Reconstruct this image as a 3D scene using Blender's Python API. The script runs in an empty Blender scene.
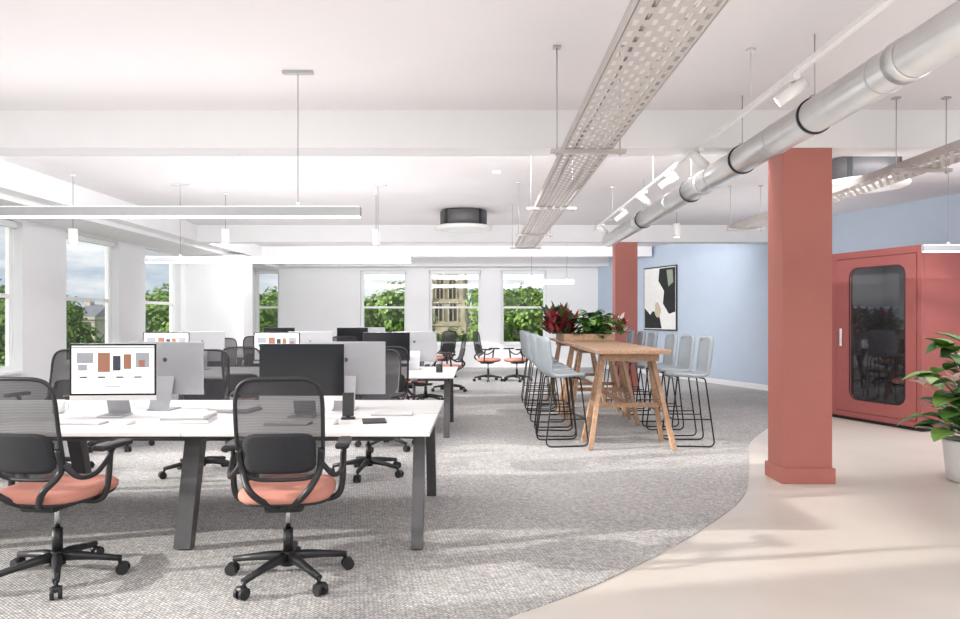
import bpy, bmesh, math, random
from mathutils import Vector, Matrix, Euler
random.seed(7)
pi=math.pi
scene=bpy.context.scene

# ------------------------------------------------------------ materials
def lin(c):
    out=[]
    for v in c:
        v=v/255.0
        out.append(v/12.92 if v<=0.04045 else ((v+0.055)/1.055)**2.4)
    return (out[0],out[1],out[2],1.0)
def new_mat(name):
    m=bpy.data.materials.new(name); m.use_nodes=True
    nt=m.node_tree; return m,nt,nt.nodes["Principled BSDF"]
def mat(name,col,rough=0.5,metal=0.0,var=0.06,scale=20,bump=0.0,bscale=200,coord='Object',spec=None):
    m,nt,p=new_mat(name)
    c=lin(col)
    tc=nt.nodes.new('ShaderNodeTexCoord')
    n=nt.nodes.new('ShaderNodeTexNoise'); n.inputs['Scale'].default_value=scale; n.inputs['Detail'].default_value=3
    nt.links.new(tc.outputs[coord],n.inputs['Vector'])
    r=nt.nodes.new('ShaderNodeValToRGB')
    r.color_ramp.elements[0].position=0.3; r.color_ramp.elements[1].position=0.7
    r.color_ramp.elements[0].color=tuple(max(0,x*(1-var)) for x in c[:3])+(1,)
    r.color_ramp.elements[1].color=tuple(min(1,x*(1+var)) for x in c[:3])+(1,)
    nt.links.new(n.outputs['Fac'],r.inputs['Fac'])
    nt.links.new(r.outputs['Color'],p.inputs['Base Color'])
    p.inputs['Roughness'].default_value=rough; p.inputs['Metallic'].default_value=metal
    if spec is not None: p.inputs['Specular IOR Level'].default_value=spec
    if bump>0:
        n2=nt.nodes.new('ShaderNodeTexNoise'); n2.inputs['Scale'].default_value=bscale
        nt.links.new(tc.outputs[coord],n2.inputs['Vector'])
        b=nt.nodes.new('ShaderNodeBump'); b.inputs['Strength'].default_value=bump; b.inputs['Distance'].default_value=0.01
        nt.links.new(n2.outputs['Fac'],b.inputs['Height']); nt.links.new(b.outputs['Normal'],p.inputs['Normal'])
    return m
def emis(name,col,strength):
    m,nt,p=new_mat(name)
    p.inputs['Base Color'].default_value=lin(col)
    p.inputs['Emission Color'].default_value=lin(col); p.inputs['Emission Strength'].default_value=strength
    return m
M={}
M['wall']=mat('wall_white_paint',(238,237,238),0.7,var=0.01,scale=3)
M['ceil']=mat('ceiling_paint',(228,224,225),0.75,var=0.01,scale=2)
M['blue']=mat('blue_wall_paint',(188,201,217),0.65,var=0.02,scale=2)
M['trim']=mat('trim_white',(238,238,238),0.4,var=0.01)
M['salmon']=mat('salmon_paint',(182,112,101),0.55,var=0.03,scale=3)
M['booth']=mat('booth_red_felt',(158,88,84),0.8,var=0.06,scale=60,bump=0.1)
M['boothdark']=mat('booth_interior_felt',(110,108,110),0.9,var=0.2,scale=80,bump=0.3)
M['black']=mat('black_plastic',(34,34,37),0.45,var=0.05)
M['dark']=mat('dark_fabric',(40,40,44),0.85,var=0.15,scale=120,bump=0.2)
M['coral']=mat('coral_fabric',(198,134,118),0.9,var=0.08,scale=200,bump=0.25,bscale=500)
M['chrome']=mat('brushed_chrome',(200,200,202),0.25,metal=1.0,var=0.03)
M['duct']=mat('galvanised_steel',(204,203,203),0.3,metal=0.85,var=0.06,scale=4)
M['tray']=mat('tray_zinc',(184,177,173),0.5,metal=0.3,var=0.06,scale=8)
M['white']=mat('white_laminate',(228,226,225),0.35,var=0.01)
M['graphite']=mat('graphite_metal',(88,86,88),0.45,metal=0.3,var=0.04)
M['alu']=mat('aluminium',(186,186,189),0.38,metal=0.55,var=0.02)
M['screen']=mat('screen_off',(34,34,37),0.12,var=0.02)
M['greyfab']=mat('grey_blue_upholstery',(166,173,178),0.9,var=0.07,scale=150,bump=0.2,bscale=400)
M['wire']=mat('black_wire',(22,22,24),0.4,var=0.02)
M['paper']=mat('paper_white',(230,228,225),0.7,var=0.02)
M['pot']=mat('ceramic_white',(230,229,227),0.5,var=0.02)
M['soil']=mat('soil',(60,44,34),0.95,var=0.3,scale=60,bump=0.5)
M['leaf']=mat('leaf_green',(84,132,58),0.45,var=0.35,scale=9)
M['leaflight']=mat('leaf_light',(132,176,86),0.45,var=0.25,scale=9)
M['leafdark']=mat('leaf_dark',(52,94,52),0.45,var=0.3,scale=12)
M['leafred']=mat('leaf_red',(138,46,52),0.5,var=0.4,scale=12)
M['flower']=mat('flower_petal',(240,214,208),0.6,var=0.05)
M['stone']=mat('tower_stone',(190,178,154),0.85,var=0.25,scale=0.6,bump=0.3,bscale=4)
M['stone2']=mat('house_stone',(204,194,176),0.85,var=0.1,scale=0.8)
M['roofm']=mat('slate_roof',(130,132,138),0.8,var=0.1)
M['shade']=mat('dark_opening',(74,68,62),0.6,var=0.1)
M['bark']=mat('tree_bark',(84,68,52),0.95,var=0.3,scale=6)
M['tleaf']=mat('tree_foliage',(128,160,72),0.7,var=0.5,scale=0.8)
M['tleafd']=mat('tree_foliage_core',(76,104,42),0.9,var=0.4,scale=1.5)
M['grass']=mat('outdoor_grass',(88,112,56),0.95,var=0.2,scale=0.2)
M['glow']=emis('lamp_diffuser',(255,253,250),2.5)
M['webwhite']=emis('screen_page',(240,240,240),0.5)
M['webgrey']=emis('screen_grey',(150,152,158),0.4)
M['webbrown']=emis('screen_brown',(150,104,82),0.4)
M['webdark']=emis('screen_darkpic',(60,62,74),0.3)
M['artblack']=mat('art_black',(30,32,34),0.7); M['artgreen']=mat('art_sage',(150,160,140),0.7)
M['artbeige']=mat('art_beige',(206,190,170),0.7); M['artwhite']=mat('art_canvas',(236,234,230),0.8)
def wood(name,c1,c2,sc=(1,12,12)):
    m,nt,p=new_mat(name)
    tc=nt.nodes.new('ShaderNodeTexCoord'); mp=nt.nodes.new('ShaderNodeMapping'); mp.inputs['Scale'].default_value=sc
    n=nt.nodes.new('ShaderNodeTexNoise'); n.inputs['Scale'].default_value=3; n.inputs['Detail'].default_value=5; n.inputs['Distortion'].default_value=0.6
    r=nt.nodes.new('ShaderNodeValToRGB'); r.color_ramp.elements[0].color=lin(c1); r.color_ramp.elements[1].color=lin(c2)
    r.color_ramp.elements[0].position=0.3; r.color_ramp.elements[1].position=0.7
    nt.links.new(tc.outputs['Object'],mp.inputs['Vector']); nt.links.new(mp.outputs['Vector'],n.inputs['Vector'])
    nt.links.new(n.outputs['Fac'],r.inputs['Fac']); nt.links.new(r.outputs['Color'],p.inputs['Base Color'])
    p.inputs['Roughness'].default_value=0.45
    return m
M['oak']=wood('oak_wood',(162,124,96),(190,156,126),(12,1,12))
def glass(name,tint,fac,rough=0.02):
    m=bpy.data.materials.new(name); m.use_nodes=True; nt=m.node_tree; nt.nodes.clear()
    o=nt.nodes.new('ShaderNodeOutputMaterial'); mx=nt.nodes.new('ShaderNodeMixShader')
    t=nt.nodes.new('ShaderNodeBsdfTransparent'); t.inputs['Color'].default_value=tint
    g=nt.nodes.new('ShaderNodeBsdfGlossy'); g.inputs['Roughness'].default_value=rough; g.inputs['Color'].default_value=(0.9,0.9,0.9,1)
    mx.inputs[0].default_value=fac
    nt.links.new(t.outputs[0],mx.inputs[1]); nt.links.new(g.outputs[0],mx.inputs[2]); nt.links.new(mx.outputs[0],o.inputs['Surface'])
    return m
M['glass']=glass('window_glass',(0.99,0.995,0.995,1),0.02)
M['tint']=glass('booth_glass',(0.75,0.75,0.77,1),0.07)
def meshfab():
    m=bpy.data.materials.new('chair_mesh_fabric'); m.use_nodes=True; nt=m.node_tree
    p=nt.nodes['Principled BSDF']; p.inputs['Base Color'].default_value=lin((52,50,54)); p.inputs['Roughness'].default_value=0.8
    o=nt.nodes['Material Output']; mx=nt.nodes.new('ShaderNodeMixShader'); t=nt.nodes.new('ShaderNodeBsdfTransparent')
    tc=nt.nodes.new('ShaderNodeTexCoord'); w=nt.nodes.new('ShaderNodeTexWave'); w.bands_direction='Z'; w.inputs['Scale'].default_value=40
    w.inputs['Distortion'].default_value=0.3
    mr=nt.nodes.new('ShaderNodeMapRange'); mr.inputs['To Min'].default_value=0.74; mr.inputs['To Max'].default_value=0.84
    nt.links.new(tc.outputs['Object'],w.inputs['Vector']); nt.links.new(w.outputs['Fac'],mr.inputs['Value'])
    nt.links.new(mr.outputs['Result'],mx.inputs[0]); nt.links.new(t.outputs[0],mx.inputs[1]); nt.links.new(p.outputs[0],mx.inputs[2])
    nt.links.new(mx.outputs[0],o.inputs['Surface']); return m
M['mesh']=meshfab()
def carpet():
    m,nt,p=new_mat('carpet_weave')
    tc=nt.nodes.new('ShaderNodeTexCoord')
    mp=nt.nodes.new('ShaderNodeMapping'); mp.inputs['Rotation'].default_value=(0,0,math.radians(38))
    nt.links.new(tc.outputs['Object'],mp.inputs['Vector'])
    br=nt.nodes.new('ShaderNodeTexBrick'); br.inputs['Scale'].default_value=28
    br.inputs['Color1'].default_value=lin((208,204,199)); br.inputs['Color2'].default_value=lin((244,240,234)); br.inputs['Mortar'].default_value=lin((164,163,161))
    br.inputs['Mortar Size'].default_value=0.07; br.inputs['Brick Width'].default_value=0.9; br.inputs['Row Height'].default_value=0.4
    nt.links.new(mp.outputs['Vector'],br.inputs['Vector'])
    def mul(prev,scale,lo,hi,p0,p1,fac,det=3):
        n=nt.nodes.new('ShaderNodeTexNoise'); n.inputs['Scale'].default_value=scale; n.inputs['Detail'].default_value=det
        nt.links.new(tc.outputs['Object'],n.inputs['Vector'])
        r=nt.nodes.new('ShaderNodeValToRGB'); r.color_ramp.elements[0].position=p0; r.color_ramp.elements[1].position=p1
        r.color_ramp.elements[0].color=lo; r.color_ramp.elements[1].color=hi
        nt.links.new(n.outputs['Fac'],r.inputs['Fac'])
        mx=nt.nodes.new('ShaderNodeMix'); mx.data_type='RGBA'; mx.blend_type='MULTIPLY'; mx.inputs[0].default_value=fac
        nt.links.new(prev,mx.inputs[6]); nt.links.new(r.outputs['Color'],mx.inputs[7]); return mx.outputs[2]
    o=mul(br.outputs['Color'],85,(0.48,0.48,0.49,1),(1,1,1,1),0.38,0.6,0.75)
    o=mul(o,24,(0.8,0.8,0.82,1),(1,1,1,1),0.4,0.6,0.8)
    o=mul(o,1.0,(0.88,0.88,0.90,1),(1,1,1,1),0.35,0.65,1)
    nt.links.new(o,p.inputs['Base Color']); p.inputs['Roughness'].default_value=0.95
    b=nt.nodes.new('ShaderNodeBump'); b.inputs['Strength'].default_value=0.4; b.inputs['Distance'].default_value=0.01
    nt.links.new(br.outputs['Fac'],b.inputs['Height']); b.invert=True; nt.links.new(b.outputs['Normal'],p.inputs['Normal'])
    return m
M['carpet']=carpet()
M['resin']=mat('resin_floor',(208,199,190),0.38,var=0.035,scale=1.6,bump=0.03,bscale=60)

# ------------------------------------------------------------ builder
class MB:
    def __init__(s): s.bm=bmesh.new(); s.mats=[]; s.M=Matrix.Identity(4)
    def mi(s,m):
        m=M[m]
        if m not in s.mats: s.mats.append(m)
        return s.mats.index(m)
    def raw(s,verts,faces,m,smooth=True,flatset=()):
        i=s.mi(m); vs=[s.bm.verts.new(s.M@Vector(v)) for v in verts]
        for k,f in enumerate(faces):
            try:
                fc=s.bm.faces.new([vs[a] for a in f]); fc.material_index=i; fc.smooth=smooth and k not in flatset and len(f)<=4
            except ValueError: pass
    def tmp(s,t,m,smooth):
        t.verts.ensure_lookup_table(); t.verts.index_update()
        s.raw([v.co.copy() for v in t.verts],[[v.index for v in f.verts] for f in t.faces],m,smooth); t.free()
    def box(s,c,d,m,rot=None,bevel=0.0,seg=2):
        t=bmesh.new(); R=(rot if isinstance(rot,Matrix) else Euler(rot).to_matrix().to_4x4()) if rot is not None else Matrix.Identity(4)
        bmesh.ops.create_cube(t,size=1); bmesh.ops.scale(t,vec=d,verts=t.verts)
        if bevel>0: bmesh.ops.bevel(t,geom=t.edges[:],offset=bevel,segments=seg,affect='EDGES',profile=0.5)
        bmesh.ops.transform(t,matrix=Matrix.Translation(c)@R,verts=t.verts)
        s.tmp(t,m,False)
    def bb(s,x0,x1,y0,y1,z0,z1,m,bevel=0): s.box(((x0+x1)/2,(y0+y1)/2,(z0+z1)/2),(abs(x1-x0),abs(y1-y0),abs(z1-z0)),m,bevel=bevel)
    def bar(s,p0,p1,w,h,m,w1=None,h1=None,side=Vector((1,0,0))):
        p0=Vector(p0);p1=Vector(p1); side=Vector(side).normalized(); d=(p1-p0).normalized(); up=side.cross(d).normalized()
        w1=w1 or w; h1=h1 or h; v=[]
        for p,a,b in ((p0,w,h),(p1,w1,h1)):
            for sx,sy in ((-1,-1),(1,-1),(1,1),(-1,1)): v.append(p+side*sx*a/2+up*sy*b/2)
        s.raw(v,[(3,2,1,0),(4,5,6,7),(0,1,5,4),(1,2,6,5),(2,3,7,6),(3,0,4,7)],m,False)
    def tube(s,pts,r,m,seg=8,closed=False,radii=None):
        pts=[Vector(p) for p in pts]; n=len(pts); V=[];F=[]
        nrm=None
        for i,p in enumerate(pts):
            if closed: d=(pts[(i+1)%n]-pts[i-1]).normalized()
            else: d=(pts[min(i+1,n-1)]-pts[max(i-1,0)]).normalized()
            if nrm is None:
                a=Vector((0,0,1)) if abs(d.z)<0.9 else Vector((1,0,0)); nrm=(a-d*a.dot(d)).normalized()
            else:
                nrm=(nrm-d*nrm.dot(d)); nrm=nrm.normalized() if nrm.length>1e-6 else d.orthogonal().normalized()
            b=d.cross(nrm); rr=radii[i] if radii else r
            for k in range(seg):
                a=2*pi*k/seg; V.append(p+nrm*math.cos(a)*rr+b*math.sin(a)*rr)
        for i in range(n if closed else n-1):
            j=(i+1)%n
            for k in range(seg):
                k2=(k+1)%seg; F.append((i*seg+k,i*seg+k2,j*seg+k2,j*seg+k))
        fl=[]
        if not closed:
            fl=[len(F),len(F)+1]; F.append(tuple(range(seg))[::-1]); F.append(tuple(range((n-1)*seg,n*seg)))
        s.raw(V,F,m,True,fl)
    def cyl(s,p0,p1,r0,m,r1=None,seg=20): s.tube([p0,p1],r0,m,seg,radii=[r0,r1 if r1 is not None else r0])
    def lathe(s,prof,c,m,seg=28):
        V=[];F=[];n=len(prof)
        for r,z in prof:
            for k in range(seg):
                a=2*pi*k/seg; V.append((c[0]+r*math.cos(a),c[1]+r*math.sin(a),c[2]+z))
        for i in range(n-1):
            for k in range(seg):
                k2=(k+1)%seg; F.append((i*seg+k,i*seg+k2,(i+1)*seg+k2,(i+1)*seg+k))
        F.append(tuple(range(seg))[::-1]); F.append(tuple(range((n-1)*seg,n*seg)))
        s.raw(V,F,m,True,(len(F)-1,len(F)-2))
    def sloft(s,rings,m,seg=32,xf=None):
        V=[];F=[]
        for cx,cy,z,rx,ry,e in rings:
            for k in range(seg):
                a=2*pi*k/seg; c=math.cos(a); d=math.sin(a)
                p=Vector((cx+rx*math.copysign(abs(c)**(2/e),c),cy+ry*math.copysign(abs(d)**(2/e),d),z))
                V.append(xf(p) if xf else p)
        n=len(rings)
        for i in range(n-1):
            for k in range(seg):
                k2=(k+1)%seg; F.append((i*seg+k,i*seg+k2,(i+1)*seg+k2,(i+1)*seg+k))
        F.append(tuple(range(seg))[::-1]); F.append(tuple(range((n-1)*seg,n*seg)))
        s.raw(V,F,m,True)
    def grid(s,fn,nu,nv,m,thick=0.0):
        V=[];F=[]
        W=nv+1
        for i in range(nu+1):
            for j in range(nv+1): V.append(Vector(fn(i/nu,j/nv)))
        for i in range(nu):
            for j in range(nv):
                a=i*W+j; F.append((a,a+W,a+W+1,a+1))
        if thick>0:
            N=len(V); B=[]
            for i in range(nu+1):
                for j in range(nv+1):
                    du=V[min(i+1,nu)*W+j]-V[max(i-1,0)*W+j]; dv=V[i*W+min(j+1,nv)]-V[i*W+max(j-1,0)]
                    nn=du.cross(dv); nn=nn.normalized() if nn.length>1e-9 else Vector((0,0,1))
                    B.append(V[i*W+j]-nn*thick)
            F2=[tuple(N+a for a in f[::-1]) for f in F]
            edge=[j for j in range(W)]+[i*W+nv for i in range(1,nu+1)]+[nu*W+j for j in range(nv-1,-1,-1)]+[i*W for i in range(nu-1,0,-1)]
            S=[(edge[k],edge[(k+1)%len(edge)],N+edge[(k+1)%len(edge)],N+edge[k]) for k in range(len(edge))]
            s.raw(V+B,F+F2+S,m,True)
        else: s.raw(V,F,m,True)
    def prism(s,poly,z0,z1,m,xf=None):
        n=len(poly); V=[(x,y,z0) for x,y in poly]+[(x,y,z1) for x,y in poly]
        if xf: V=[xf(Vector(v)) for v in V]
        F=[tuple(range(n))[::-1],tuple(range(n,2*n))]+[(i,(i+1)%n,n+(i+1)%n,n+i) for i in range(n)]
        s.raw(V,F,m,False)
    def mesh(s,name):
        me=bpy.data.meshes.new(name)
        s.bm.to_mesh(me); s.bm.free()
        for m in s.mats: me.materials.append(m)
        return me
    def obj(s,name,loc=(0,0,0),rz=0.0): return inst(name,s.mesh(name+'_mesh'),loc,rz)
def inst(name,me,loc=(0,0,0),rz=0.0,sc=1.0):
    o=bpy.data.objects.new(name,me); scene.collection.objects.link(o); o.location=loc; o.rotation_euler=(0,0,rz)
    o.scale=(sc,sc,sc) if not isinstance(sc,tuple) else sc
    return o
def cat(pts,n=6,closed=False):
    P=[Vector(p) for p in pts]; out=[]; N=len(P)
    rng=range(N) if closed else range(N-1)
    for i in rng:
        p0=P[(i-1)%N] if closed or i>0 else P[0]; p1=P[i]; p2=P[(i+1)%N]; p3=P[(i+2)%N] if closed or i+2<N else P[-1]
        for k in range(n):
            t=k/n; out.append(0.5*((2*p1)+(-p0+p2)*t+(2*p0-5*p1+4*p2-p3)*t*t+(-p0+3*p1-3*p2+p3)*t**3))
    if not closed: out.append(P[-1])
    return out
def fillet(pts,r,n=5):
    P=[Vector(p) for p in pts]; out=[P[0]]
    for i in range(1,len(P)-1):
        a=(P[i-1]-P[i]); b=(P[i+1]-P[i]); rr=min(r,a.length*0.45,b.length*0.45)
        A=P[i]+a.normalized()*rr; B=P[i]+b.normalized()*rr
        for k in range(n+1):
            t=k/n; out.append((1-t)**2*A+2*t*(1-t)*P[i]+t*t*B)
    out.append(P[-1]); return out

# ------------------------------------------------------------ room shell
XL=-6.5; YB=20.0; YF=-4.0; ZC=3.17
def wx(y): return 3.37+0.3386*(20-y)
b=MB(); b.prism([(XL-0.5,YF),(wx(YF),YF),(wx(YB),YB),(XL-0.5,YB)],-0.2,0,'resin'); b.obj('floor')
b=MB(); curve=cat([(-6.5,1.2,0),(-3,1.7,0),(-1.4,2.25,0),(-0.5,2.8,0),(0.116,3.26,0),(0.634,3.70,0),(1.34,4.475,0),(2.0,5.38,0),(2.42,6.3,0),(3.0,7.8,0),(3.9,9.3,0),(4.7,10.6,0),(wx(11.8)-0.03,11.8,0)],8)
poly=[(p.x,p.y) for p in curve]+[(wx(19.98)-0.03,19.98),(-6.5,19.98)]
b.prism(poly,0.0005,0.006,'carpet'); b.obj('floor_carpet')
b=MB(); b.prism([(XL-0.5,YF),(wx(YF),YF),(wx(YB),YB+0.3),(XL-0.5,YB+0.3)],ZC,ZC+0.2,'ceil'); b.obj('ceiling')

ZS,ZT=0.63,2.77
def wall_open(name,axis,a0,a1,t0,t1,opens,m='wall'):
    b=MB()
    def seg(u0,u1,z0,z1):
        if u1-u0<1e-4: return
        if axis=='y': b.bb(t0,t1,u0,u1,z0,z1,m)
        else: b.bb(u0,u1,t0,t1,z0,z1,m)
    cur=a0
    for o0,o1 in opens:
        seg(cur,o0,0,ZC); seg(o0,o1,0,ZS); seg(o0,o1,ZT,ZC); cur=o1
    seg(cur,a1,0,ZC); b.obj(name)
left_open=[(-3.2,-1.4),(-0.7,1.1),(1.9,3.7),(4.6,6.6),(7.7,9.95),(11.0,12.6),(13.6,15.2),(17.0,18.6)]
wall_open('wall_left','y',YF,YB+0.35,XL-0.25,XL,left_open)
back_open=[(-6.45,-5.75),(-3.42,-2.1),(-1.46,0.03),(0.6,1.9)]
wall_open('wall_back','x',XL,wx(YB),YB,YB+0.3,back_open)
front_open=[(-6,-2.2),(-1.6,2.2),(2.8,6.6),(7.2,10.8)]
b=MB(); cur=XL
for o0,o1 in front_open:
    b.bb(cur,o0,YF-0.2,YF,0,ZC,'wall'); b.bb(o0,o1,YF-0.2,YF,0,0.3,'wall'); b.bb(o0,o1,YF-0.2,YF,2.9,ZC,'wall'); cur=o1
b.bb(cur,wx(YF),YF-0.2,YF,0,ZC,'wall'); b.obj('wall_front')
d=Vector((wx(YF)-wx(YB),YF-YB,0)); Lw=d.length; ang=math.atan2(d.y,d.x)
b=MB(); b.bb(-0.3,Lw,0,0.2,0,ZC,'blue'); b.obj('wall_right',(wx(YB),YB,0),ang)
b=MB(); b.bb(0,Lw,-0.018,0,0,0.11,'trim'); b.obj('baseboard_right',(wx(YB),YB,0),ang)
b=MB(); b.bb(XL+0.02,wx(YB)-0.05,YB-0.018,YB,0.006,0.11,'trim'); b.obj('baseboard_back')
b=MB(); b.bb(XL,XL+0.018,YF,15.38,0.006,0.11,'trim'); b.obj('baseboard_left')
def window(idx,axis,u0,u1,t):
    b=MB()
    def q(a0,a1,z0,z1,dp,m,off=0):
        if axis=='y': b.bb(t-dp/2+off,t+dp/2+off,a0,a1,z0,z1,m)
        else: b.bb(a0,a1,t-dp/2-off,t+dp/2-off,z0,z1,m)
    f=0.05
    q(u0,u0+f,ZS,ZT,0.08,'trim'); q(u1-f,u1,ZS,ZT,0.08,'trim'); q(u0+f,u1-f,ZT-f,ZT,0.08,'trim'); q(u0+f,u1-f,ZS,ZS+f,0.08,'trim')
    zm=1.72
    q(u0+f,u1-f,zm-0.03,zm+0.03,0.07,'trim')
    q(u0+f,u0+f+0.03,ZS+f,zm-0.03,0.05,'trim'); q(u1-f-0.03,u1-f,ZS+f,zm-0.03,0.05,'trim')
    q(u0+f+0.03,u1-f-0.03,ZS+f,ZS+f+0.05,0.05,'trim')
    q(u0+f,u0+f+0.025,zm+0.03,ZT-f,0.05,'trim'); q(u1-f-0.025,u1-f,zm+0.03,ZT-f,0.05,'trim')
    q(u0+f,u1-f,ZS+f,ZT-f,0.006,'glass',-0.01)
    q(u0+0.002,u1-0.002,ZS,ZS+0.03,0.2,'trim',0.14)
    q(u0+0.03,u1-0.03,ZT-0.09,ZT-0.005,0.07,'trim',0.08)
    b.obj('window_%d'%idx)
k=1
for o in left_open: window(k,'y',o[0],o[1],XL-0.17); k+=1
for o in back_open: window(k,'x',o[0],o[1],YB+0.2); k+=1
def beam(y0,y1,z0,name='ceiling_beam'):
    b=MB(); b.bb(XL,wx(y1)-0.01,y0,y1,z0,ZC,'wall',bevel=0); b.obj(name)
beam(5.94,6.26,2.85); beam(13.25,13.6,2.85)
beam(17.2,17.45,2.93); beam(-0.5,-0.1,2.85)
b=MB(); b.bb(XL,-5.35,YF,19.4,2.87,ZC,'wall'); b.bb(XL,-5.6,YF,19.4,2.80,2.87,'wall'); b.obj('trim_1')
b=MB(); b.bb(XL,wx(19.4),19.4,YB,2.85,ZC,'wall'); b.obj('trim_2')
b=MB(); b.bb(XL,-5.2,15.4,16.0,0,2.8,'wall'); b.obj('wall_pier')
for y in (5.94,13.28):
    b=MB(); b.bb(2.57,2.99,y,y+0.31,0,2.85,'salmon',bevel=0.004)
    b.bb(2.55,3.01,y-0.02,y+0.33,0,0.13,'salmon',bevel=0.004); b.obj('column')

# ------------------------------------------------------------ office chair
def chair_mesh():
    b=MB()
    for k in range(5):
        a=2*pi*k/5+0.35; c,s_=math.cos(a),math.sin(a)
        P=[(c*r,s_*r,z) for r,z in ((0.02,0.118),(0.1,0.116),(0.2,0.103),(0.315,0.085))]
        b.tube(P,0.02,'black',8,radii=[0.03,0.026,0.02,0.017])
        b.cyl((c*0.31,s_*0.31,0.09),(c*0.31,s_*0.31,0.05),0.01,'black',seg=8)
        t=Vector((-s_,c,0)); w=Vector((c*0.325,s_*0.325,0.031))
        for sg in (-1,1): b.cyl(w+t*sg*0.008,w+t*sg*0.028,0.031,'black',seg=18)
        b.box(w+Vector((0,0,0.018)),(0.045,0.045,0.03),'black',rot=(0,0,a),bevel=0.01)
    b.cyl((0,0,0.075),(0,0,0.15),0.042,'black',r1=0.034)
    b.cyl((0,0,0.15),(0,0,0.27),0.026,'black'); b.cyl((0,0,0.27),(0,0,0.41),0.015,'chrome')
    b.box((0,-0.02,0.415),(0.2,0.27,0.055),'black',bevel=0.02)
    b.sloft([(0,0.02,0.425,0.17,0.17,3),(0,0.02,0.437,0.23,0.225,3.4),(0,0.02,0.452,0.238,0.238,3.4)],'black')
    b.sloft([(0,0.02,0.450,0.232,0.235,3.4),(0,0.02,0.462,0.243,0.248,3.4),(0,0.02,0.485,0.245,0.25,3.4),(0,0.02,0.502,0.232,0.238,3.2),(0,0.02,0.51,0.19,0.195,3),(0,0.02,0.509,0.1,0.1,2.4)],'coral')
    zc=0.835
    def mp(x,z,off=0):
        t=(z-zc)/0.265
        wsc=1-0.02*t*t+0.02*t
        return Vector((x*wsc,-0.262-0.055*t-0.03*(1-t*t)*0.9+0.75*x*x+off,z))
    def outl(a,hw,hh,e,cz): 
        c=math.cos(a); s_=math.sin(a)
        return (hw*math.copysign(abs(c)**(2/e),c), cz+hh*math.copysign(abs(s_)**(2/e),s_))
    def panel(hw,hh,e,cz,off,m,thick,rings=6,seg=40):
        V=[mp(0,cz,off)];F=[]
        for i in range(1,rings+1):
            for k in range(seg):
                x,z=outl(2*pi*k/seg,hw,hh,e,cz); sc=i/rings; V.append(mp(x*sc,cz+(z-cz)*sc,off))
        for k in range(seg): F.append((0,1+k,1+(k+1)%seg))
        for i in range(rings-1):
            for k in range(seg):
                a=1+i*seg; F.append((a+k,a+seg+k,a+seg+(k+1)%seg,a+(k+1)%seg))
        t=bmesh.new(); vs=[t.verts.new(v) for v in V]
        for f in F: t.faces.new([vs[q] for q in f])
        if thick: t.normal_update(); bmesh.ops.solidify(t,geom=t.faces[:],thickness=thick)
        b.tmp(t,m,True)
    HW=0.213
    panel(HW,0.262,5.2,zc,0,'mesh',0,seg=56)
    b.tube([mp(*outl(2*pi*k/64,HW,0.262,5.2,zc)) for k in range(64)],0.0105,'black',8,closed=True)
    panel(0.182,0.105,5,0.715,-0.016,'dark',0.014)
    for sg in (-1,1):
        b.tube(cat([mp(sg*0.205,0.74,-0.01),mp(sg*0.195,0.62,-0.012),(sg*0.14,-0.27,0.53),(sg*0.06,-0.2,0.445),(0,-0.1,0.415)],6),0.017,'black')
        b.tube(cat([(sg*0.13,0.0,0.425),(sg*0.24,0.0,0.43),(sg*0.283,0.01,0.49),(sg*0.29,0.03,0.69)],6),0.017,'black')
        b.tube(cat([mp(sg*0.205,0.66),(sg*0.255,-0.17,0.59),(sg*0.285,-0.08,0.59),(sg*0.29,0.01,0.65),(sg*0.29,0.05,0.70)],6),0.014,'black')
        b.box((sg*0.29,0.05,0.715),(0.075,0.25,0.032),'black',bevel=0.014,seg=3)
    return b.mesh('office_chair_mesh')
CH=chair_mesh()
def chair(x,y,rz): inst('office_chair',CH,(x,y,0.006),math.radians(rz))
chair(-1.03,3.76,6); chair(-2.27,3.76,-8)
for x,r in ((-3.85,172),(-2.5,196),(-1.0,170)): chair(x,6.28,r)
for x,r in ((-3.9,5),(-2.45,-6),(-1.0,8)): chair(x,7.55,r)
for x,r in ((-3.85,176),(-2.45,190),(-1.05,180)): chair(x,10.15,r)
for x,r in ((-3.7,0),(-2.3,10),): chair(x,11.85,r)
chair(-0.9,11.6,-60); chair(-0.58,13.4,100); chair(-2.4,14.6,180); chair(-3.8,14.6,185)
chair(0.18,15.6,-110); chair(0.82,15.6,115); chair(-0.9,16.6,40)

# ------------------------------------------------------------ desks
def desk_bench(xs,y0,name='desk_bench'):
    b=MB(); n=len(xs)-1; D=1.62
    for i in range(n):
        for q in (0,1):
            ya=y0+q*(D/2+0.01); b.bb(xs[i]+0.002,xs[i+1]-0.002,ya,ya+D/2-0.01,0.705,0.73,'white',bevel=0.003)
    b.bb(xs[0]+0.1,xs[-1]-0.1,y0+0.25,y0+0.30,0.655,0.705,'graphite'); b.bb(xs[0]+0.1,xs[-1]-0.1,y0+D-0.30,y0+D-0.25,0.655,0.705,'graphite')
    b.bb(xs[0]+0.3,xs[-1]-0.3,y0+D/2-0.12,y0+D/2+0.12,0.56,0.57,'graphite'); 
    for i,x in enumerate(xs):
        xx=x+0.12 if i==0 else (x-0.09 if i==n else x-0.05)
        w=0.07 if i in(0,n) else 0.1
        b.bar((xx,y0+0.16,0.0),(xx,y0+0.36,0.70),w,0.07,'graphite',w1=w,h1=0.10)
        b.bar((xx,y0+D-0.16,0.0),(xx,y0+D-0.36,0.70),w,0.07,'graphite',w1=w,h1=0.10)
        b.bb(xx-w/2,xx+w/2,y0+0.3,y0+D-0.3,0.645,0.704,'graphite')
    b.obj(name,(0,0,0.008))
desk_bench([-4.46,-3.06,-1.74,-0.29],4.07)
desk_bench([-4.46,-3.06,-1.66,-0.30],8.0)
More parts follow.
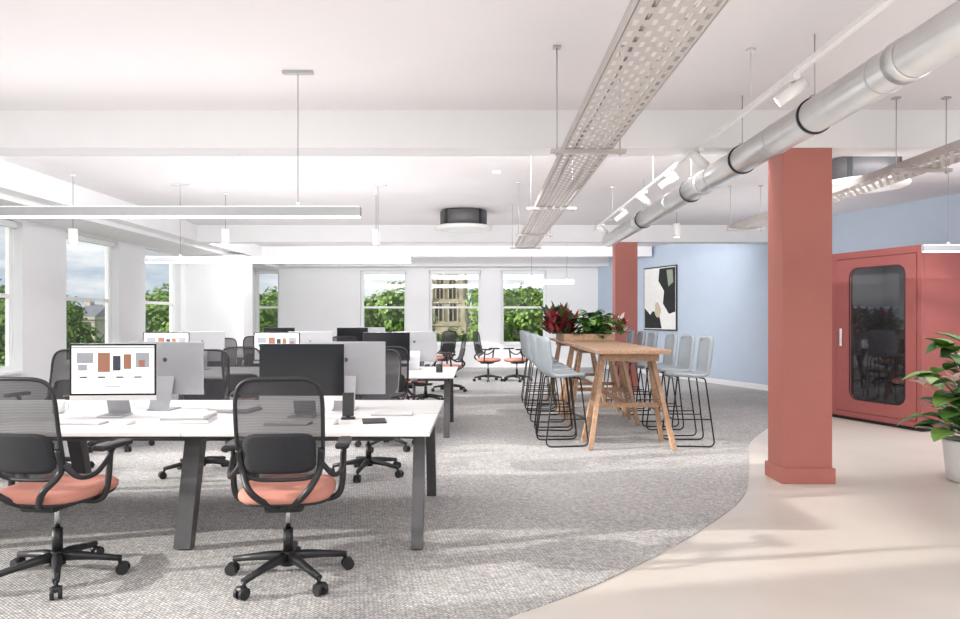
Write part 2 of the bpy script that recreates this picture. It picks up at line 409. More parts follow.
desk_bench([-4.46,-3.06,-1.7],12.3)

def imac(screen):
    b=MB()
    b.box((0,0,0.30),(0.575,0.014,0.385),'alu',bevel=0.006)
    b.box((0,-0.0075,0.125),(0.573,0.002,0.033),'white' )
    b.bb(-0.285,0.285,-0.0095,-0.007,0.142,0.49,'screen')
    if screen=='web':
        b.bb(-0.272,0.272,-0.0105,-0.0095,0.155,0.478,'webwhite')
        y0,y1=-0.0115,-0.0105
        b.bb(-0.272,0.272,y0,y1,0.462,0.470,'webgrey')
        b.bb(-0.24,-0.13,y0,y1,0.36,0.43,'webgrey'); b.bb(-0.23,-0.17,y0,y1,0.31,0.35,'webgrey')
        b.bb(-0.10,-0.02,y0,y1,0.30,0.43,'webbrown'); b.bb(-0.0,0.05,y0-0.001,y0,0.31,0.41,'webdark')
        b.bb(0.07,0.12,y0,y1,0.32,0.42,'webbrown')
        b.bb(0.15,0.24,y0,y1,0.33,0.43,'webgrey'); b.bb(0.17,0.21,y0-0.001,y0,0.335,0.38,'webbrown')
        for i in range(4): b.bb(-0.22+i*0.12,-0.17+i*0.12,y0,y1,0.26,0.27,'webdark')
        b.bb(-0.05,0.05,y0,y1,0.20,0.208,'webgrey')
    b.cyl((0,0.005,0.36),(0,0.0085,0.36),0.016,'graphite',seg=24)
    b.bar((0,0.095,0.006),(0,0.012,0.24),0.15,0.007,'alu')
    b.box((0,0.02,0.005),(0.17,0.17,0.009),'alu',bevel=0.003)
    return b.mesh('desktop_computer_'+screen)
IW=imac('web'); ID=imac('dark')
zt=0.7385
def mon(me,x,y,rz=0): inst('desktop_computer',me,(x,y,zt),math.radians(rz))
mon(IW,-2.48,4.74,3); mon(ID,-1.2,4.72,0)
mon(ID,-2.3,5.12,176); mon(ID,-0.98,5.12,182); mon(ID,-3.9,5.1,180); mon(ID,-3.9,4.74)
mon(IW,-3.86,8.62); mon(IW,-2.5,8.62); mon(ID,-1.15,8.62,2); mon(ID,-0.85,9.08,178); mon(ID,-2.2,9.08,180); mon(ID,-3.6,9.08,180)
mon(ID,-3.7,12.9); mon(ID,-2.35,12.9); mon(ID,-2.1,13.4,180)

def keyboard():
    b=MB(); b.box((0,0,0.006),(0.28,0.115,0.010),'alu',bevel=0.003)
    for r in range(4):
        for c in range(13): b.box((-0.126+c*0.021,0.04-r*0.024,0.0125),(0.018,0.02,0.004),'white')
    return b.mesh('keyboard_mesh')
KB=keyboard()
for x,y in ((-2.5,4.4),(-1.2,4.38),(-0.6,4.8),(-2.4,8.3),(-3.8,8.3),(-1.1,8.3)): inst('keyboard',KB,(x,y,zt),random.uniform(-.1,.1))
def mouse():
    b=MB(); b.sloft([(0,0,0,0.028,0.05,2.5),(0,0,0.015,0.029,0.051,2.5),(0,0,0.026,0.02,0.037,2.3),(0,-0.005,0.03,0.008,0.015,2)],'white',seg=20); return b.mesh('mouse_mesh')
MO=mouse()
for x,y in ((-2.2,4.4),(-0.92,4.4),(-2.15,8.3)): inst('computer_mouse',MO,(x,y,zt))
b=MB(); z=0
for i,(w,h) in enumerate(((0.30,0.022),(0.29,0.014),(0.27,0.018))):
    b.box((random.uniform(-.01,.01),0,z+h/2),(w,0.22,h),'paper' if i!=1 else 'alu',rot=(0,0,random.uniform(-.12,.12)),bevel=0.003); z+=h
b.obj('magazine_stack',(-1.86,4.5,zt),0.1)
b=MB(); b.box((0,0,0.01),(0.31,0.22,0.018),'alu',bevel=0.004); b.box((0,0,0.027),(0.29,0.21,0.014),'paper',bevel=0.003); b.obj('magazine_stack',(-1.75,5.0,zt),-0.15)
b=MB(); b.box((0,0,0.005),(0.09,0.09,0.01),'black',bevel=0.003); b.bar((0,0.02,0.01),(0,0.03,0.12),0.03,0.01,'black'); b.box((0,0.0,0.095),(0.075,0.009,0.155),'black',rot=(-0.2,0,0),bevel=0.004)
b.obj('phone_on_stand',(-0.87,4.62,zt),0.15)
b=MB(); b.box((0,0,0.004),(0.15,0.20,0.008),'black',bevel=0.003); b.obj('notebook',(-0.68,4.5,zt),0.2)
b=MB(); b.lathe([(0.036,0),(0.04,0.005),(0.04,0.1),(0.037,0.1),(0.036,0.01)],(0,0,0),'black',20)
for i in range(5):
    a=i*1.3; b.cyl((0.01*math.cos(a),0.01*math.sin(a),0.02),(0.03*math.cos(a),0.03*math.sin(a),0.15+0.01*i),0.004,'coral' if i%2 else 'graphite',seg=6)
b.obj('pen_holder',(-0.5,8.6,zt))
def mug(x,y):
    b=MB(); b.lathe([(0.035,0),(0.04,0.01),(0.041,0.09),(0.037,0.09),(0.035,0.012)],(0,0,0),'paper',20)
    b.tube(cat([(0.038,0,0.075),(0.066,0,0.07),(0.066,0,0.03),(0.038,0,0.022)],5),0.005,'paper',6); b.obj('coffee_mug',(x,y,zt))
mug(-2.95,4.9); mug(-1.5,8.5)

# ------------------------------------------------------------ bar stools
def stool_mesh():
    b=MB()
    prof=cat([(0,0.215,0.765),(0,0.17,0.785),(0,0.06,0.782),(0,-0.08,0.772),(0,-0.165,0.79),(0,-0.205,0.86),(0,-0.225,0.98),(0,-0.24,1.12),(0,-0.245,1.19)],5)
    n=len(prof)-1
    def ss(a,b_,x): 
        x=max(0,min(1,(x-a)/(b_-a))); return x*x*(3-2*x)
    def f(u,v):
        p=prof[min(n,int(round(u*n)))]
        t=u; w=0.218
        if t<0.12: w*=0.8+0.2*math.sin(t/0.12*pi/2)
        w*=1-0.06*ss(0.5,1,t)
        if t>0.88: w*=1-0.2*((t-0.88)/0.12)**2
        k=abs(v*2-1)**2.5; q=ss(0.4,0.7,t)
        return Vector(((v*2-1)*w,p.y+0.055*k*q,p.z+0.018*k*(1-q)-(0.03*k*ss(0.85,1,t))))
    b.grid(f,n,12,'greyfab',0.034)
    r=0.0085
    for s_ in (-1,1):
        path=fillet([(s_*0.12,0.12,0.742),(s_*0.19,0.15,0.742),(s_*0.225,0.235,0.010),(s_*0.225,-0.245,0.010),(s_*0.19,-0.15,0.742),(s_*0.12,-0.12,0.742)],0.07)
        b.tube(path,r,'wire',8)
    b.tube([(-0.12,0.12,0.742),(0.12,0.12,0.742)],r,'wire'); b.tube([(-0.12,-0.12,0.742),(0.12,-0.12,0.742)],r,'wire')
    zf=0.30; t=(0.742-zf)/0.732; yf=0.15+0.085*t; xf=0.19+0.035*t
    b.tube([(-xf,yf,zf),(xf,yf,zf)],r,'wire'); b.tube([(-xf,yf,zf),(-xf,-yf-0.005,zf)],r*0.8,'wire'); b.tube([(xf,yf,zf),(xf,-yf-0.005,zf)],r*0.8,'wire')
    return b.mesh('bar_stool_mesh')
ST=stool_mesh()
for i,y in enumerate((7.8,8.45,9.15,10.3,10.95,11.65)):
    inst('bar_stool',ST,(0.92+random.uniform(-.02,.02),y,0.006),math.radians(-90+random.uniform(-4,4)+(6 if i==0 else 0)))
for i,y in enumerate((7.8,8.5,9.2,10.3,11.0,11.7)):
    inst('bar_stool',ST,(2.32+random.uniform(-.02,.02),y,0.006),math.radians(90+random.uniform(-4,4)))
def high_table(y0,y1):
    b=MB(); xa,xb=1.21,2.0
    b.bb(xa,xb,y0,y1,1.02,1.06,'oak',bevel=0.004)
    b.bb(xa+0.1,xb-0.1,y0+0.12,y0+0.16,0.94,1.02,'oak'); b.bb(xa+0.1,xb-0.1,y1-0.16,y1-0.12,0.94,1.02,'oak')
    for yc in (y0+0.38,y1-0.38):
        for s_,xt,xf in ((-1,xa+0.14,xa-0.04),(1,xb-0.14,xb+0.06)):
            for q in (-1,1):
                b.bar((xt,yc+q*0.05,1.02),(xf,yc+q*0.26,0.0),0.045,0.07,'oak')
            t=0.55; b.bar((xt+(xf-xt)*t,yc-0.17,1.02*(1-t)),(xt+(xf-xt)*t,yc+0.17,1.02*(1-t)),0.03,0.05,'oak')
        b.bb(xa+0.1,xb-0.1,yc-0.03,yc+0.03,0.93,1.02,'oak')
        b.bb(xa+0.04,xb-0.04,yc-0.02,yc+0.02,0.42,0.47,'oak')
    b.bb(1.58,1.63,y0+0.38,y1-0.38,0.42,0.47,'oak')
    b.obj('high_table',(0,0,0.008))
high_table(7.3,9.75); high_table(9.8,12.2)

# ------------------------------------------------------------ plants
def leaf(b,base,dirv,L,W,m,curl=0.4,fold=0.25,nu=6,up=Vector((0,0,1))):
    d=Vector(dirv).normalized(); side=d.cross(up); side=side.normalized() if side.length>1e-3 else Vector((1,0,0)); nn=side.cross(d)
    base=Vector(base)
    def f(u,v):
        w=W*(math.sin(pi*min(1,u**0.75*0.97+0.03)))**0.8
        x=(v*2-1)
        return base+d*L*u*(1-0.15*curl*u)+side*w*x*0.5+nn*(abs(x)*w*fold*0.5-curl*L*0.6*u*u)
    b.grid(f,nu,4,m)
def leafy(b,c,n,H,R,L,W,mats,spread=0.8,stem='leafdark',hmin=0.3):
    for i in range(n):
        a=2*pi*i*0.618+random.uniform(-.3,.3)
        el=math.radians(random.uniform(15,85))
        h=H*random.uniform(hmin,1.0); r=R*random.uniform(0.15,1)*math.cos(el)*spread
        tip=Vector((c[0]+r*math.cos(a),c[1]+r*math.sin(a),c[2]+h))
        b.tube(cat([c,(c[0]+r*0.3*math.cos(a),c[1]+r*0.3*math.sin(a),c[2]+h*0.6),tip],4),0.004,stem,5)
        dv=Vector((math.cos(a),math.sin(a),random.uniform(-0.1,0.8)))
        leaf(b,tip,dv,L*random.uniform(.7,1.15),W*random.uniform(.75,1.1),random.choice(mats),curl=random.uniform(.3,.8))
b=MB()
b.lathe([(0.14,0),(0.17,0.02),(0.20,0.33),(0.205,0.36),(0.185,0.36),(0.175,0.32)],(0,0,0),'pot',32)
b.cyl((0,0,0.3),(0,0,0.325),0.176,'soil',seg=24)
leafy(b,(0,0,0.32),100,0.85,0.45,0.26,0.26,['leaf','leaf','leaflight','leafdark'],hmin=0.1)
for a in (2.9,3.8,4.4):
    tip=(0.36*math.cos(a),0.36*math.sin(a),0.85+0.06*a-0.2); b.tube([(0,0,0.35),(0.1*math.cos(a),0.1*math.sin(a),0.7),tip],0.004,'leaflight',5)
    for q in range(5): leaf(b,tip,(math.cos(a)+0.9*math.cos(q*1.26),math.sin(a)+0.9*math.sin(q*1.26),0.9),0.12,0.07,'flower',0.2,0.5)
b.obj('potted_plant',(4.2,6.0,0))
b=MB()
b.bb(-0.37,0.37,-0.55,0.55,0,0.10,'oak',bevel=0.005); b.bb(-0.35,0.35,-0.53,0.53,0.095,0.105,'soil')
def spiky(c,n,H,mats,W=0.08,sp=0.12):
    for i in range(n):
        a=random.uniform(0,2*pi); el=random.uniform(0.3,1.5)
        dv=Vector((math.cos(a)*math.cos(el),math.sin(a)*math.cos(el),math.sin(el)))
        base=(c[0]+random.uniform(-sp,sp),c[1]+random.uniform(-sp,sp),c[2]+random.uniform(0,H*0.6))
        leaf(b,base,dv,H*random.uniform(.4,.75),W,random.choice(mats),curl=random.uniform(.1,.6))
spiky((-0.38,0.35,0.10),150,0.44,['leafred','leafred','leafdark','leafdark'],0.08,0.16)
spiky((-0.36,-0.1,0.08),170,0.42,['leafred','leafred','leafred','leafdark','leafdark'],0.08,0.2)
leafy(b,(0.06,-0.4,0.06),110,0.26,0.36,0.19,0.13,['leaf','leafdark','leaflight'],hmin=0.05)
leafy(b,(0.2,0.1,0.10),90,0.32,0.36,0.19,0.14,['leaf','leafdark','leaflight'],hmin=0.1)
spiky((0.48,0.1,0.06),130,0.34,['leafred','flower','leaf','leaflight'],0.07,0.16)
b.obj('planter_box_with_plants',(1.62,10.95,1.07))

# ------------------------------------------------------------ phone booth
W,D,H=1.5,1.1,2.31
b=MB()
b.bb(0,W,0.04,D,0.05,0.11,'booth'); b.bb(0,W,0.04,D,H-0.1,H,'booth',bevel=0.008)
b.bb(0,0.06,0.04,D,0.11,H-0.1,'booth'); b.bb(W-0.06,W,0.04,D,0.11,H-0.1,'booth'); b.bb(0.06,W-0.06,D-0.06,D,0.11,H-0.1,'booth')
b.bb(0.06,W-0.06,D-0.09,D-0.06,0.11,H-0.1,'boothdark'); b.bb(0.06,0.08,0.05,D-0.09,0.11,H-0.1,'boothdark'); b.bb(W-0.08,W-0.06,0.05,D-0.09,0.11,H-0.1,'boothdark')
b.bb(0.08,W-0.08,0.05,D-0.09,0.11,0.12,'boothdark'); b.bb(0.04,W-0.04,0.06,D-0.04,0,0.05,'black')
b.bb(0,0.19,0,0.04,0.05,H,'booth',bevel=0.004); b.bb(1.43,W,0,0.04,0.05,H,'booth',bevel=0.004)
b.bb(0.19,1.43,0,0.04,2.22,H,'booth'); b.bb(0.19,1.43,0,0.04,0.05,0.12,'booth')
b.bb(0.4,1.1,0.3,0.8,H-0.115,H-0.1,'glow')
def ringpanel(x0,x1,z0,z1,a0,a1,c0,c1,r,y0,y1,m):
    seg=8; inner=[]; 
    for cx,cz,s0 in ((a1-r,c1-r,0),(a0+r,c1-r,pi/2),(a0+r,c0+r,pi),(a1-r,c0+r,3*pi/2)):
        for k in range(seg+1):
            a=s0+k/seg*pi/2; inner.append((cx+r*math.cos(a),cz+r*math.sin(a)))
    outer=[]
    for i,(x,z) in enumerate(inner):
        q=i//(seg+1); k=i%(seg+1); cor=((x1,z1),(x0,z1),(x0,z0),(x1,z0))[q]
        if k==seg//2: outer.append(cor)
        elif (k<seg//2)==(q%2==0): outer.append((cor[0],z))
        else: outer.append((x,cor[1]))
    n=len(inner); V=[(x,y0,z) for x,z in inner]+[(x,y0,z) for x,z in outer]+[(x,y1,z) for x,z in inner]+[(x,y1,z) for x,z in outer]
    F=[]
    for i in range(n):
        j=(i+1)%n; F+= [(i,j,n+j,n+i),(2*n+i,3*n+i,3*n+j,2*n+j),(i,2*n+i,2*n+j,j),(n+i,n+j,3*n+j,3*n+i)]
    b.raw(V,F,m,False)
    return inner
inn=ringpanel(0.198,1.422,0.128,2.212,0.42,1.27,0.30,2.08,0.12,-0.006,0.034,'booth')
b.tube([(x,-0.008,z) for x,z in inn],0.008,'black',6,closed=True)
b.bb(0.40,1.29,0.012,0.018,0.28,2.10,'tint')
b.bb(0.285,0.315,-0.045,-0.03,1.02,1.26,'paper',bevel=0.003); b.bb(0.29,0.31,-0.03,-0.006,1.04,1.06,'chrome'); b.bb(0.29,0.31,-0.03,-0.006,1.22,1.24,'chrome')
bo=b.obj('phone_booth',(4.95,10.02,0),math.atan2(-0.947,0.321))
c=inst('office_chair',CH,(0,0,0)); 
pt=Matrix.Translation((4.95,10.02,0))@Matrix.Rotation(math.atan2(-0.947,0.321),4,'Z')@Vector((0.98,0.50,0.12))
c.location=pt; c.rotation_euler=(0,0,math.radians(60)); c.scale=(0.93,0.93,0.93)

# ------------------------------------------------------------ artwork
b=MB(); w,h=1.4,1.55
b.bb(0,w,-0.03,0,0,h,'black',bevel=0.003); b.bb(0.03,w-0.03,-0.034,-0.03,0.03,h-0.03,'artwhite')
def art(poly,m,y): 
    V=[(x,y,z) for x,z in poly]; b.raw(V,[tuple(range(len(V)))],m,False)
def blob(cx,cz,rx,rz,n=24,ph=0): return [(cx+rx*math.cos(2*pi*k/n)*(1+.15*math.sin(3*2*pi*k/n+ph)),cz+rz*math.sin(2*pi*k/n)*(1+.12*math.cos(2*2*pi*k/n+ph))) for k in range(n)]
art([(0.7,1.5),(0.66,1.2),(0.9,0.95),(0.85,0.65),(1.1,0.4),(1.36,0.45),(1.36,1.5)],'artblack',-0.035)
art([(1.0,1.45),(1.25,1.45),(1.28,1.15),(1.08,1.05)],'artgreen',-0.0355)
art([(0.05,0.05),(0.8,0.05),(0.7,0.35),(0.42,0.48),(0.3,0.38),(0.05,0.55)],'artblack',-0.035)
art(blob(0.62,0.5,0.13,0.18,ph=2),'artbeige',-0.0358)
wn=Vector((-0.947,-0.321,0))
pa=Vector((wx(YB),YB,0))+Vector((3.42,-10.1,0)).normalized()*(0.2318*10.66)
b.obj('framed_artwork',(pa.x+wn.x*0.002,pa.y+wn.y*0.002,1.11),ang)

# ------------------------------------------------------------ ceiling services
def tray(xa,xb,y0,y1,z,name,struts):
    b=MB(); nx=17; bx=(xb-xa)/nx; step=0.026; ny=int((y1-y0)/step)
    V=[];F=[]
    for i in range(nx+1):
        for j in range(ny+1): V.append((xa+i*bx,y0+j*step,z))
    for i in range(nx):
        for j in range(ny):
            hole=False
            if i%2==1:
                q=(j+(2 if (i//2)%2 else 0))%4; hole=q in (0,1)
            if not hole:
                a=i*(ny+1)+j; F.append((a,a+ny+1,a+ny+2,a+1))
    b.raw(V,F,'tray',False)
    ye=y0+ny*step
    for x in (xa,xb-0.003):
        b.bb(x,x+0.003,y0,ye,z,z+0.06,'tray')
    b.bb(xa,xa+0.015,y0,ye,z+0.058,z+0.061,'tray'); b.bb(xb-0.015,xb,y0,ye,z+0.058,z+0.061,'tray')
    for i,(x,r) in enumerate(((xa+0.08,0.012),(xb-0.1,0.011))):
        b.tube(cat([(x+0.01*math.sin(k*1.7+i),y0+k*(ye-y0)/16,z+0.016) for k in range(17)],2),r,'paper' if i else 'alu',6)
    for ys in struts:
        b.bb(xa-0.09,xb+0.09,ys-0.02,ys+0.02,z-0.028,z-0.002,'tray')
        for x in (xa-0.05,xb+0.05):
            top=(2.85 if (5.9<ys<6.3 or 13.2<ys<13.65) else ZC)-0.003
            b.cyl((x,ys,z-0.045),(x,ys,top),0.0045,'alu',seg=6); b.cyl((x,ys,z-0.04),(x,ys,z-0.028),0.012,'alu',seg=6)
            b.box((x,ys,top-0.006),(0.05,0.05,0.012),'alu')
    b.obj(name)
tray(0.55,0.86,0.6,11.0,2.5,'cable_tray',(2.3,4.55,6.9,9.1,10.8))
tray(3.38,3.68,3.0,9.6,2.6,'cable_tray',(3.9,5.6,7.6,9.3))
b=MB(); X0,Z0=2.08,2.66; R0=0.105
b.cyl((X0,0.4,Z0),(X0,11.3,Z0),R0,'duct',seg=40)
for y in (1.3,2.2,3.6,4.9,6.2,7.6,9.1,10.5):
    b.cyl((X0,y-0.006,Z0),(X0,y+0.006,Z0),R0+0.003,'duct',seg=40)
for y in (2.6,4.35,5.55,6.9,8.9):
    b.cyl((X0,y-0.01,Z0),(X0,y+0.01,Z0),R0+0.01,'black',seg=40)
    b.cyl((X0,y,Z0+R0),(X0,y,ZC-0.003),0.0045,'alu',seg=6); b.box((X0,y,Z0+R0+0.012),(0.05,0.035,0.02),'alu')
for y in (3.4,6.5,9.2):
    b.cyl((X0,y-0.05,Z0),(X0,y+0.05,Z0),R0+0.006,'duct',seg=40)
b.obj('ventilation_duct')
b=MB(); X1,Z1=1.78,2.79
b.bb(X1-0.016,X1+0.016,0.6,11.0,Z1-0.014,Z1+0.014,'white')
for y in (1.2,2.9,4.6,7.2,9.4):
    b.cyl((X1,y,Z1),(X1,y,ZC-0.003),0.004,'white',seg=6); b.cyl((X1,y,ZC-0.02),(X1,y,ZC-0.002),0.03,'white',seg=16)
for i,y in enumerate((2.3,4.0,5.7,6.6,7.6,8.8,10.2)):
    b.bb(X1-0.02,X1+0.02,y-0.07,y+0.07,Z1-0.04,Z1-0.014,'white'); b.cyl((X1,y,Z1-0.04),(X1,y,Z1-0.075),0.009,'white',seg=10)
    dv=Vector((-0.75 if i%2 else 0.8,0.35,-0.55)).normalized(); c=Vector((X1,y,Z1-0.095))
    b.cyl(c-dv*0.09,c+dv*0.09,0.036,'white',seg=24); b.cyl(c+dv*0.088,c+dv*0.092,0.03,'glow',seg=20)
b.obj('track_light_rail')
def pend(x0,x1,y,z,wires,w=0.06):
    b=MB(); b.bb(x0,x1,y-w/2,y+w/2,z,z+0.065,'alu',bevel=0.003); b.bb(x0+0.01,x1-0.01,y-w/2+0.004,y+w/2-0.004,z-0.012,z+0.001,'glow')
    b.bb(x0+0.01,x1-0.01,y-w/2+0.012,y+w/2-0.012,z+0.066,z+0.069,'glow')
    for x in wires:
        b.cyl((x,y,z+0.06),(x,y,ZC-0.003),0.0025,'graphite',seg=6); b.bb(x-0.11,x+0.11,y-0.02,y+0.02,ZC-0.025,ZC-0.002,'alu'); b.cyl((x,y,z+0.06),(x,y,z+0.10),0.012,'white',seg=10)
    b.obj('linear_pendant_light')
    return (x0,x1,y,z)
P=[pend(-5.1,-0.85,5.0,2.13,(-4.6,-1.3)),pend(-4.4,-0.9,9.2,2.14,(-3.94,-1.34)),
   pend(0.95,2.0,14.9,2.15,(1.1,1.85),0.05),pend(4.87,7.3,7.7,2.14,(5.15,7.0))]
def area(name,loc,sx,sy,power,rot=(0,0,0),col=(0.985,0.99,1.0)):
    l=bpy.data.lights.new(name,'AREA'); l.shape='RECTANGLE'; l.size=sx; l.size_y=sy; l.energy=power*1.18; l.color=col
    o=bpy.data.objects.new(name,l); scene.collection.objects.link(o); o.location=loc; o.rotation_euler=rot; return o
for i,(x0,x1,y,z) in enumerate(P):
    L=x1-x0
    area('pendant_downlight',((x0+x1)/2,y,z-0.02),L,0.05,7*L)
    area('pendant_uplight',((x0+x1)/2,y,z+0.09),L,0.05,1.5*L,(pi,0,0))
UP=(pi,0,0)
area('ceiling_wash_fill',(-1.0,2.8,1.9),8.5,5.6,48,UP)  # unseen fill lamps added in mid-air to wash the ceiling evenly
area('ceiling_wash_fill',(5.4,2.8,1.9),3.6,5.6,28,UP)
area('ceiling_wash_fill',(-1.6,9.8,1.9),7.0,6.4,66,UP)
area('ceiling_wash_fill',(4.3,9.3,1.9),3.2,5.2,32,UP)
area('ceiling_wash_fill',(-1.0,16.4,1.9),8.0,5.0,58,UP)
area('beam_fill',(0.0,6.32,2.98),11,0.2,200,(math.radians(62),0,0))  # added fill strips, hidden behind the beams, to brighten far walls and floor
area('beam_fill',(-0.6,13.66,2.98),10,0.2,175,(math.radians(66),0,0))
def cylp(x,y,z,r=0.055,h=0.2):
    b=MB(); b.cyl((0,0,0),(0,0,h),r,'white',seg=28); b.cyl((0,0,-0.002),(0,0,0.002),r*0.8,'glow',seg=24); b.cyl((0,0,h),(0,0,ZC-z-0.002),0.003,'graphite',seg=6)
    b.cyl((0,0,ZC-z-0.02),(0,0,ZC-z-0.002),0.035,'white',seg=16); b.obj('cylinder_pendant_light',(x,y,z))
cylp(-3.6,9.9,2.46); cylp(-1.47,9.9,2.46); cylp(-5.0,8.6,2.3); cylp(2.95,10.5,2.62)
def cass(x,y):
    b=MB(); b.lathe([(0.30,0.325),(0.37,0.32),(0.385,0.30),(0.385,0.09),(0.36,0.07)],(0,0,0),'graphite',40)
    b.lathe([(0.34,0.0),(0.46,0.02),(0.48,0.045),(0.46,0.07),(0.36,0.075),(0.34,0.06)],(0,0,0),'white',48)
    b.lathe([(0.26,-0.004),(0.28,0.0),(0.28,0.02)],(0,0,0),'trim',40)
    for k in range(4):
        a=pi/4+k*pi/2; b.box((0.37*math.cos(a),0.37*math.sin(a),0.19),(0.05,0.05,0.26),'black',rot=(0,0,a))
    b.obj('ceiling_cassette_unit',(x,y,ZC-0.33))
cass(-0.27,11.5); cass(4.25,7.8)
b=MB(); b.cyl((0,0,0),(0,0,0.035),0.055,'white',seg=24); sm=b.mesh('smoke_detector_mesh')
for x,y in ((-2.6,7.6),(0.2,8.4),(-3.2,11.2),(2.3,12.4)): inst('smoke_detector',sm,(x,y,ZC-0.036))
for x in (-4,-0.5,3,6.5):
    for y,pw in ((-2.2,62),(0.9,42)):
        b=MB(); b.bb(-0.95,0.95,-0.65,0.65,0,0.03,'white'); b.obj('fill_panel_casing',(x,y,ZC-0.031))  # made-up casing out of view, housing an added fill lamp
        area('panel_fill',(x,y,ZC-0.045),1.8,1.2,pw,(0,0,0))  # fill added from out of view to brighten the front zone

# ------------------------------------------------------------ outdoors
b=MB(); b.bb(-260,200,-60,330,-9.3,-9,'grass'); b.obj('ground_outside')
def tree_mesh():
    b=MB(); b.cyl((0,0,0),(0.3,0,4.5),0.35,'bark',r1=0.2,seg=10)
    cl=[]
    for i in range(18):
        a=random.uniform(0,2*pi); r=random.uniform(0,3.0); z=random.uniform(4.2,10.2); r*= 1-max(0,(z-7.5))/6
        R=random.uniform(1.3,2.0); c=Vector((r*math.cos(a),r*math.sin(a),z)); cl.append((c,R)); b.tube([(0.2,0,3.8),c],0.1,'bark',5,radii=[0.15,0.04])
    for c,R in cl:
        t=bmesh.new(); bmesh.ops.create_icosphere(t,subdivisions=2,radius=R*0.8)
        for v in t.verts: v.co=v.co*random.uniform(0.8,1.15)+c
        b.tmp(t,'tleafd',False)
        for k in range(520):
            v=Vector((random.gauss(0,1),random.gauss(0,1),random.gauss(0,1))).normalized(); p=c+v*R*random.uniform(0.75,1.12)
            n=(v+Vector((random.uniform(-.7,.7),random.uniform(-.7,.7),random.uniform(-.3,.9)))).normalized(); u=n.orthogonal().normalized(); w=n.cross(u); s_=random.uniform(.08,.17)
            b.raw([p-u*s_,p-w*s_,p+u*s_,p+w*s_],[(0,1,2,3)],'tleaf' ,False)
    return b.mesh('tree_mesh')
TR=tree_mesh()
def tree(x,y,top): inst('tree',TR,(x,y,-9),random.uniform(0,6.28),((top+9)/11.6))
for i in range(23):
    x=-52+i*3.1; y=48+random.uniform(-3,3); q=x/y
    top=random.uniform(2.4,3.8)
    if -0.60<q<-0.51: top=0.1
    if -0.11<q<0.03: top=0.6
    tree(x,y,top)
for i in range(26):
    x=-70+i*4; y=68+random.uniform(-3,3); q=x/y
    if -0.61<q<-0.50 or -0.11<q<0.03: continue
    tree(x,y,random.uniform(3.2,5.0))
def tower():
    b=MB(); st='stone'
    z=0
    for hw,h in ((4.6,9),(4.2,5.5),(3.7,6.5)):
        b.bb(-hw,hw,-hw,hw,z,z+h,st); b.bb(-hw-0.3,hw+0.3,-hw-0.3,hw+0.3,z+h-0.4,z+h,st)
        for s_ in (-1,1):
            for t in (-1,1): b.bb(s_*hw-0.5,s_*hw+0.5,t*hw-0.5,t*hw+0.5,z,z+h+0.5,st)
        if z>0:
            for xo in (-hw*0.42,hw*0.42):
                w=hw*0.22; zz=z+0.8; hh=h-2.4
                poly=[(xo-w,zz),(xo+w,zz),(xo+w,zz+hh)]+[(xo+w*math.cos(a),zz+hh+w*1.4*math.sin(a)) for a in (pi*k/8 for k in range(1,8))]+[(xo-w,zz+hh)]
                for ry in (-hw-0.04,):
                    b.raw([(x,ry,zq) for x,zq in poly],[tuple(range(len(poly)))],'shade',False)
                    b.raw([(-hw-0.04,-x,zq) for x,zq in poly],[tuple(range(len(poly)))],'shade',False)
                    b.bb(xo-0.1,xo+0.1,ry-0.15,ry,zz,zz+hh+w*1.2,st)
                    b.bb(xo-w-0.35,xo-w-0.05,ry-0.3,ry,zz,zz+hh+0.4,st); b.bb(xo+w+0.05,xo+w+0.35,ry-0.3,ry,zz,zz+hh+0.4,st)
        z+=h
    for s_ in (-1,1):
        for t in (-1,1):
            b.cyl((s_*3.4,t*3.4,z),(s_*3.4,t*3.4,z+2.2),0.6,st,r1=0.5,seg=8); b.cyl((s_*3.4,t*3.4,z+2.2),(s_*3.4,t*3.4,z+4.2),0.7,st,r1=0.03,seg=8)
    for k in range(7): b.bb(-3+k*0.95,-2.5+k*0.95,-3.7,-3.3,z,z+0.9,st)
    b.cyl((0,0,z),(0,0,z+5),2.2,'roofm',r1=0.1,seg=8)
    b.obj('stone_tower',(-7.8,175,-9),-0.12)
tower()
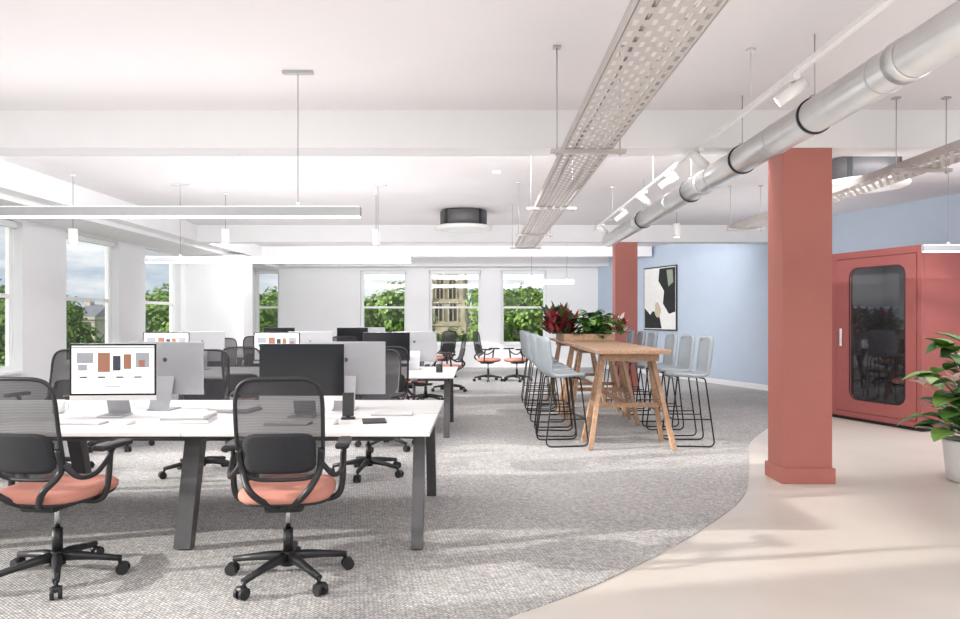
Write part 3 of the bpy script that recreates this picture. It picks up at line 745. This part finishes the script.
def house(name,loc,w,d_,h,rz):
    b=MB(); b.bb(-w/2,w/2,-d_/2,d_/2,0,h,'stone2'); b.bb(-w/2-0.2,w/2+0.2,-d_/2-0.2,d_/2+0.2,h-0.35,h,'stone2')
    b.raw([(-w/2,-d_/2,h),(w/2,-d_/2,h),(w/2,d_/2,h),(-w/2,d_/2,h),(-w/4,0,h+1.6),(w/4,0,h+1.6)],[(0,1,5,4),(1,2,5),(2,3,4,5),(3,0,4)],'roofm',False)
    n=int(w/1.6)
    for k in range(n):
        for zz in (h-1.9,h-4.2,h-6.5):
            x=-w/2+(k+0.5)*w/n; b.bb(x-0.35,x+0.35,-d_/2-0.06,-d_/2+0.02,zz,zz+1.3,'shade'); b.bb(x-0.5,x+0.5,-d_/2-0.15,-d_/2,zz-0.15,zz,'stone2')
    b.bb(-w/4-0.4,-w/4+0.4,-0.4,0.4,h,h+2.4,'stone2'); b.bb(w/4-0.4,w/4+0.4,-0.4,0.4,h,h+2.4,'stone2')
    b.obj(name,loc,rz)
house('stone_house',(-49,90,-9),5.5,8,10.6,-0.2)
house('stone_house',(0.5,210,-9),9,8,12.5,-0.2)

# ------------------------------------------------------------ world + sun
w=bpy.data.worlds.new('World'); scene.world=w; w.use_nodes=True; nt=w.node_tree; bg=nt.nodes['Background']
tc=nt.nodes.new('ShaderNodeTexCoord'); mp=nt.nodes.new('ShaderNodeMapping'); mp.inputs['Scale'].default_value=(3,3,11)
n=nt.nodes.new('ShaderNodeTexNoise'); n.inputs['Scale'].default_value=2.2; n.inputs['Detail'].default_value=7; n.inputs['Roughness'].default_value=0.55
r=nt.nodes.new('ShaderNodeValToRGB'); e=r.color_ramp.elements; e[0].position=0.38; e[0].color=(0.38,0.47,0.57,1); e[1].position=0.62; e[1].color=(0.80,0.82,0.84,1)
m1=e.new(0.5); m1.color=(0.58,0.62,0.66,1)
nt.links.new(tc.outputs['Generated'],mp.inputs['Vector']); nt.links.new(mp.outputs['Vector'],n.inputs['Vector']); nt.links.new(n.outputs['Fac'],r.inputs['Fac']); nt.links.new(r.outputs['Color'],bg.inputs['Color'])
bg.inputs['Strength'].default_value=1.25
s=bpy.data.lights.new('sun','SUN'); s.energy=6.0; s.angle=math.radians(1.0); s.color=(1.0,0.96,0.9)
so=bpy.data.objects.new('sun',s); scene.collection.objects.link(so); so.rotation_euler=Vector((1,0.22,-0.28)).to_track_quat('-Z','Y').to_euler()

# ------------------------------------------------------------ camera
cd=bpy.data.cameras.new('camera'); cd.sensor_width=36; cd.lens=700/960*36; cd.shift_y=9/960; cd.clip_start=0.05; cd.clip_end=600
co=bpy.data.objects.new('camera',cd); scene.collection.objects.link(co); co.location=(0,0,1.4); co.rotation_euler=(pi/2,0,0); scene.camera=co
scene.view_settings.view_transform='Standard'; scene.view_settings.look='None'; scene.view_settings.exposure=0.0
